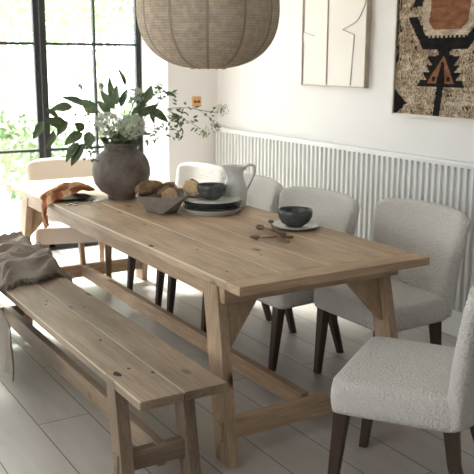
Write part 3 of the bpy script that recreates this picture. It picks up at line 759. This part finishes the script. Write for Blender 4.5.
# jug
jg = tag(empty('jug', (-1.450, .855, TH), radians(20)), 'tall pale grey pitcher with looped handle behind the plate stack', 'jug')
bm = bmesh.new(); prof = [(0, .004), (.058, 0), (.066, .008), (.074, .04), (.076, .08), (.070, .12), (.058, .155), (.051, .185), (.054, .215), (.064, .238), (.061, .238), (.050, .215), (.047, .185), (.054, .155), (.066, .12), (.070, .08), (.06, .02), (0, .012)]
lathe(bm, prof, 44)
bmesh.ops.scale(bm, verts=bm.verts[:], vec=(.92, .92, .985))
for v_ in bm.verts:                                    # pulled spout on the left
    a = math.atan2(v_.co.y, v_.co.x); k = max(0, (v_.co.z-.19)/.048)
    f = max(0, cos(a-radians(-110)))**6
    if k > 0 and v_.co.xy.length > .03: v_.co.x += cos(radians(-110))*.032*f*k; v_.co.y += sin(radians(-110))*.032*f*k; v_.co.z += .006*f*k
obj('body', bm, 'enamel', jg, True)
bm = bmesh.new(); A = radians(70); hd = Vector((cos(A), sin(A), 0))
pts = spline([hd*.052+Vector((0, 0, .205)), hd*.085+Vector((0, 0, .232)), hd*.125+Vector((0, 0, .225)), hd*.128+Vector((0, 0, .185)), hd*.10+Vector((0, 0, .13)), hd*.071+Vector((0, 0, .085))], 8)
tube(bm, pts, .0085, 8, .0065); obj('handle', bm, 'enamel', jg, True)

# bread bowl: folded sides, square foot, square rim turned 45 degrees
bb = tag(empty('bread_bowl', (-1.520, .432, TH), radians(-27)), 'grey folded-sided stoneware bowl full of torn bread, beside the vase', 'bowl')
def folded_bowl(bm, fr_, rr_, h, th=.007):
    lay = []
    for ins, z0 in ((0, 0), (th, th)):
        f = [bm.verts.new(((fr_-ins)*cos(k*pi/2), (fr_-ins)*sin(k*pi/2), z0)) for k in range(4)]
        r = [bm.verts.new(((rr_-ins)*cos(k*pi/2+pi/4), (rr_-ins)*sin(k*pi/2+pi/4), h + .012)) for k in range(4)]
        m_ = [bm.verts.new(((rr_*.70-ins)*cos(k*pi/2), (rr_*.70-ins)*sin(k*pi/2), h)) for k in range(4)]
        for k in range(4):
            bm.faces.new((f[k], r[k], m_[k])); bm.faces.new((f[k], m_[k], r[k-1])); bm.faces.new((f[k], f[(k+1) % 4], r[k]))
        bm.faces.new(f); lay.append((r, m_))
    (r0, m0), (r1, m1) = lay
    for k in range(4):
        bm.faces.new((r0[k], m0[k], m1[k], r1[k])); bm.faces.new((m0[k], r0[k-1], r1[k-1], m1[k]))
bm = bmesh.new(); folded_bowl(bm, .082, .19, .097); obj('folded_body', bm, 'stone', bb)
sb = tag(empty('bread_bowl', (-1.565, .690, TH), radians(15)), 'second grey folded bowl behind the first, nearer the plates', 'bowl')
bm = bmesh.new(); folded_bowl(bm, .060, .135, .094); obj('folded_body', bm, 'stone', sb)
def bread(loc, r, rot, label, seed, cut=None):
    bm = bmesh.new(); bmesh.ops.create_icosphere(bm, subdivisions=4, radius=1)
    for v_ in bm.verts:
        p = v_.co.normalized(); k = 1 + .16*noise.noise(p*1.8+Vector((seed, 0, 0))) + .07*noise.noise(p*5+Vector((0, seed, 0)))
        v_.co = Vector((p.x*r[0], p.y*r[1], p.z*r[2]))*k
    ci = []
    if cut:
        n_ = Vector(cut[0]).normalized(); d_ = cut[1]
        for v_ in bm.verts:
            h = v_.co.dot(n_) - d_
            if h > 0: v_.co -= n_*(h - .003*noise.noise(v_.co*90))
        bm.normal_update()
        for f in bm.faces:
            if all(v_.co.dot(n_) > d_-.004 for v_ in f.verts): f.material_index = 1
    o = obj('bread_chunk', bm, ['crust', 'crumb'], None, True, loc); o.rotation_euler = rot
    tag(o, label, 'bread', 'torn bread in the bowl'); return o
bread((-1.60, .39, .885), (.085, .042, .040), (.1, -.30, .75), 'rounded crusty bread chunk at the left, highest in the bowl', 1.3)
bread((-1.50, .455, .850), (.060, .055, .048), (.2, .2, .3), 'dark crusted torn loaf piece in the middle of the bowl', 4.1, ((.85, -.25, .45), .030))
bread((-1.535, .625, .872), (.070, .050, .050), (-.2, .1, -.4), 'large dark bread piece with open crumb nearest the plates', 7.7, ((.75, -.55, .4), .024))
bread((-1.600, .530, .865), (.06, .05, .045), (0, .3, 1.9), 'dark bread piece wedged between the two folded bowls', 9.9, ((.5, -.8, .5), .028))

# wooden spoons
def spoon(name, p, q, label, bowl_r=.019, z=TH, zt=0):
    p = Vector((*p, z+.007)); q = Vector((*q, z+.006+zt)); t = tag(empty(name, tuple(p)), label, 'spoon', 'wooden spoons on the table')
    d = (q-p).normalized(); s_ = Vector((-d.y, d.x, 0)); bm = bmesh.new()
    tube(bm, [d*.012, (q-p)*.5 + Vector((0, 0, .003)), (q-p)], .0042, 7, .0062); obj('handle', bm, 'spoonwood', t, True)
    bm = bmesh.new(); lathe(bm, [(0, -.006), (.5, -.004), (.85, .001), (1, .007), (.9, .007), (.6, .0), (0, -.002)], 20)
    for v_ in bm.verts: c_ = v_.co.copy(); v_.co = d*(c_.x*bowl_r*1.4 - bowl_r*.9) + s_*(c_.y*bowl_r) + Vector((0, 0, c_.z))
    obj('spoon_bowl', bm, 'spoonwood', t, True)
spoon('wooden_spoon', (-.665, .51), (-.60, .66), 'wooden spoon with its bowl nearest the table edge')
spoon('wooden_spoon', (-.775, .60), (-.515, .575), 'longest wooden spoon lying towards the near table end', .021, TH+.010, -.008)
spoon('wooden_spoon', (-.86, .655), (-.66, .66), 'wooden spoon lying beside the single plate', .017)
spoon('wooden_spoon', (-.845, .70), (-.70, .615), 'wooden spoon crossing the others at their top', .016, TH+.021, -.006)

# black plate, cutlery, rust napkin at the far corner
put(plate_bm(.115, .014, .6), 'side_plate', 'blackplate', (-2.17, .150, TH), 'black plate under the rust napkin', 'plate')
def cutlery(name, p, q, label, fork):
    p = Vector((*p, TH+.004)); q = Vector((*q, TH+.004)); t = tag(empty(name, tuple(p)), label, 'fork' if fork else 'spoon')
    d = (q-p); n_ = d.normalized(); s_ = Vector((-n_.y, n_.x, 0)); bm = bmesh.new()
    tube(bm, [(0, 0, 0), d*.35+Vector((0, 0, .003)), d*.7+Vector((0, 0, .004))], .0042, 6, .0025); obj('handle', bm, 'steel', t, True)
    bm = bmesh.new()
    if fork:
        for k in (-1.5, -.5, .5, 1.5): tube(bm, [d*.7+Vector((0, 0, .004)), d*.8+s_*k*.005, d + s_*k*.005 + Vector((0, 0, .004))], .0012, 5)
        obj('prongs', bm, 'steel', t)
    else:
        lathe(bm, [(0, -.003), (.6, -.001), (1, .004), (.9, .005), (0, 0)], 18)
        for v_ in bm.verts: c_ = v_.co.copy(); v_.co = d*.86 + n_*(c_.x*.032) + s_*(c_.y*.019) + Vector((0, 0, c_.z+.004))
        obj('spoon_bowl', bm, 'steel', t, True)
cutlery('table_fork', (-1.965, .055), (-2.04, .250), 'steel fork lying beside the black plate', True)
cutlery('table_spoon', (-1.935, .075), (-1.975, .265), 'steel spoon lying nearer the vase than the fork', False)

m = M['napkin'] = mat('napkin_linen', (.36, .13, .05), .9, spec=.1); v = coords(m, (1, 1, 1), False)
wv = nd(m, 'ShaderNodeTexWave', Scale=4.0, Distortion=2.0, Detail=1); wv.bands_direction = 'DIAGONAL'; ln(m, v, wv.inputs['Vector'])
ln(m, ramp(m, wv.outputs[0], [(.0, (.21, .07, .03)), (.6, (.29, .11, .05)), (.85, (.50, .33, .21)), (1, (.42, .24, .13))]), B(m).inputs['Base Color'])
# napkin: cloth strip laid over the plate, sliding over the table edge
PATH = spline([(-2.30, .31, .795), (-2.25, .25, .818), (-2.20, .17, .835), (-2.16, .09, .815), (-2.155, .02, .790), (-2.15, -.010, .762), (-2.135, -.020, .71), (-2.115, -.021, .66), (-2.10, -.022, .612)], 6)
NW = [.09, .13, .15, .14, .115, .105, .07, .045, .035]
bm = bmesh.new(); N_ = len(PATH); rows = []
for i, p in enumerate(PATH):
    t = i/(N_-1)*8; k = min(7, int(t)); wd = NW[k] + (NW[k+1]-NW[k])*(t-k); row = []
    hang = max(0, (i/(N_-1)-.62)/.38)
    for j in range(25):
        s_ = (j/24-.5)*2; fold = .5+.5*sin(s_*9 + i*.18) + .4*noise.noise(Vector((s_*3, i*.2, 2)))
        x = p.x + s_*wd*(.75) + .008*sin(i*.5+j); y = p.y - .006*hang - .016*fold*(1 if hang > 0 else 0)*min(1, hang*3) + (0 if hang > 0 else .02*s_)
        z = p.z + (0 if hang > .01 else .020*fold - .020*abs(s_)**1.5) + (.02*abs(s_)*hang)
        if hang <= .01: z = max(z, TH+.006 + .002*(1-abs(s_)))
        row.append(bm.verts.new((x, y, z)))
    rows.append(row)
for a, b in zip(rows, rows[1:]):
    for j in range(24): bm.faces.new((a[j], a[j+1], b[j+1], b[j]))
o = obj('napkin', bm, 'napkin', None, True); mo = o.modifiers.new('thick', 'SOLIDIFY'); mo.thickness = .003; mo.offset = 1; mo = o.modifiers.new('sub', 'SUBSURF'); mo.levels = 1; mo.render_levels = 1
tag(o, 'rust striped linen napkin draped over the black plate and table edge', 'napkin')

# ------------------------------------------------------------------ linen throw on the bench
m = M['throw'] = fabric('throw_linen', (.30, .255, .21), (.21, .18, .15), 240, .4, .003, False)
bt = tag(empty('throw_blanket', (-1.85, -.28, .45)), 'crumpled grey brown linen throw heaped on the far end of the bench', 'blanket')
prof = [(-.515, .12), (-.512, .19), (-.508, .26), (-.502, .34), (-.497, .42), (-.478, .470), (-.44, .48), (-.38, .49), (-.32, .495), (-.26, .495), (-.20, .49), (-.15, .480), (-.11, .465), (-.088, .440), (-.084, .40), (-.082, .37)]
PR = [Vector((0, a, b)) for a, b in prof]; PR = spline(PR, 9); NU = 120; bm = bmesh.new(); rows = []
def rdg(*a): return 1-2.2*abs(noise.noise(Vector(a)))
for i in range(NU+1):
    u = i/NU; row = []
    for j, p in enumerate(PR):
        v_ = j/(len(PR)-1); back = max(0, min(1, (p.y+.47)/.36))
        x = -2.25 + (.75 - .10*back)*u
        hang = max(0, min(1, (.455-p.z)/.08)) if p.y < -.3 else 0
        k = max(0, min(1, (p.z-.455)/.025)); y = p.y; z = p.z
        wy = .10*noise.noise(Vector((x*3, p.y*6, 1.0))); s1 = rdg((x+wy)*8+p.y*2.2, p.y*2.6, 5.1); s2 = rdg((x+wy)*17+p.y*5, p.y*4, 2.3); s3 = rdg((x+wy)*38-p.y*9, p.y*9, 8.8)
        if k > 0:
            endf = min(1, ((1-u)/.13+.10))**.6
            bk = min(1, (-.085-p.y)/.05)
            z = .462 + k*endf*(.008 + (.020+.040*back)*max(.2, bk) + .042*s1 + .030*s2 + .014*s3)
            z = max(.4575, z); y += .006*s2*k; x += .012*s1*k
        if hang > 0:
            y = p.y - hang*(.012*(1+sin(x*46+p.z*6)) + .010*(1+s2)); x += hang*.40*u*min(1, (.46-p.z)/.10)
        if p.y > -.1 and p.z < .45: y = p.y + .008*(1+sin(x*30))
        edge = .02*sin(v_*23)+.03*noise.noise(Vector((v_*8, 3, 0)))
        if u > .8: x += edge*(u-.8)/.2
        row.append(bm.verts.new((x+1.85, y+.28, z-.45)))
    rows.append(row)
for a, b in zip(rows, rows[1:]):
    for j in range(len(PR)-1): bm.faces.new((a[j], a[j+1], b[j+1], b[j]))
ends = [(rows[-1][j].co.copy(), rows[-2][j].co.copy()) for j in range(44, len(PR)-16)]
o = obj('cloth', bm, 'throw', bt, True); mo = o.modifiers.new('thick', 'SOLIDIFY'); mo.thickness = .004; mo.offset = 1; mo = o.modifiers.new('sub', 'SUBSURF'); mo.levels = 1; mo.render_levels = 1
bm = bmesh.new()
for e, q in ends:
    for k in range(4):
        d = (e-q).normalized(); a = e + Vector((0, rnd.uniform(-.006, .006), .003)); b_ = a + d*rnd.uniform(.015, .03) + Vector((0, rnd.uniform(-.012, .012), 0)); b_.z = max(.004, b_.z + rnd.uniform(-.01, .01))
        tube(bm, [a, (a+b_)/2+Vector((0, 0, .003)), b_], .0012, 4)
o = obj('fringe', bm, 'throw', bt); o['kind'] = 'stuff'
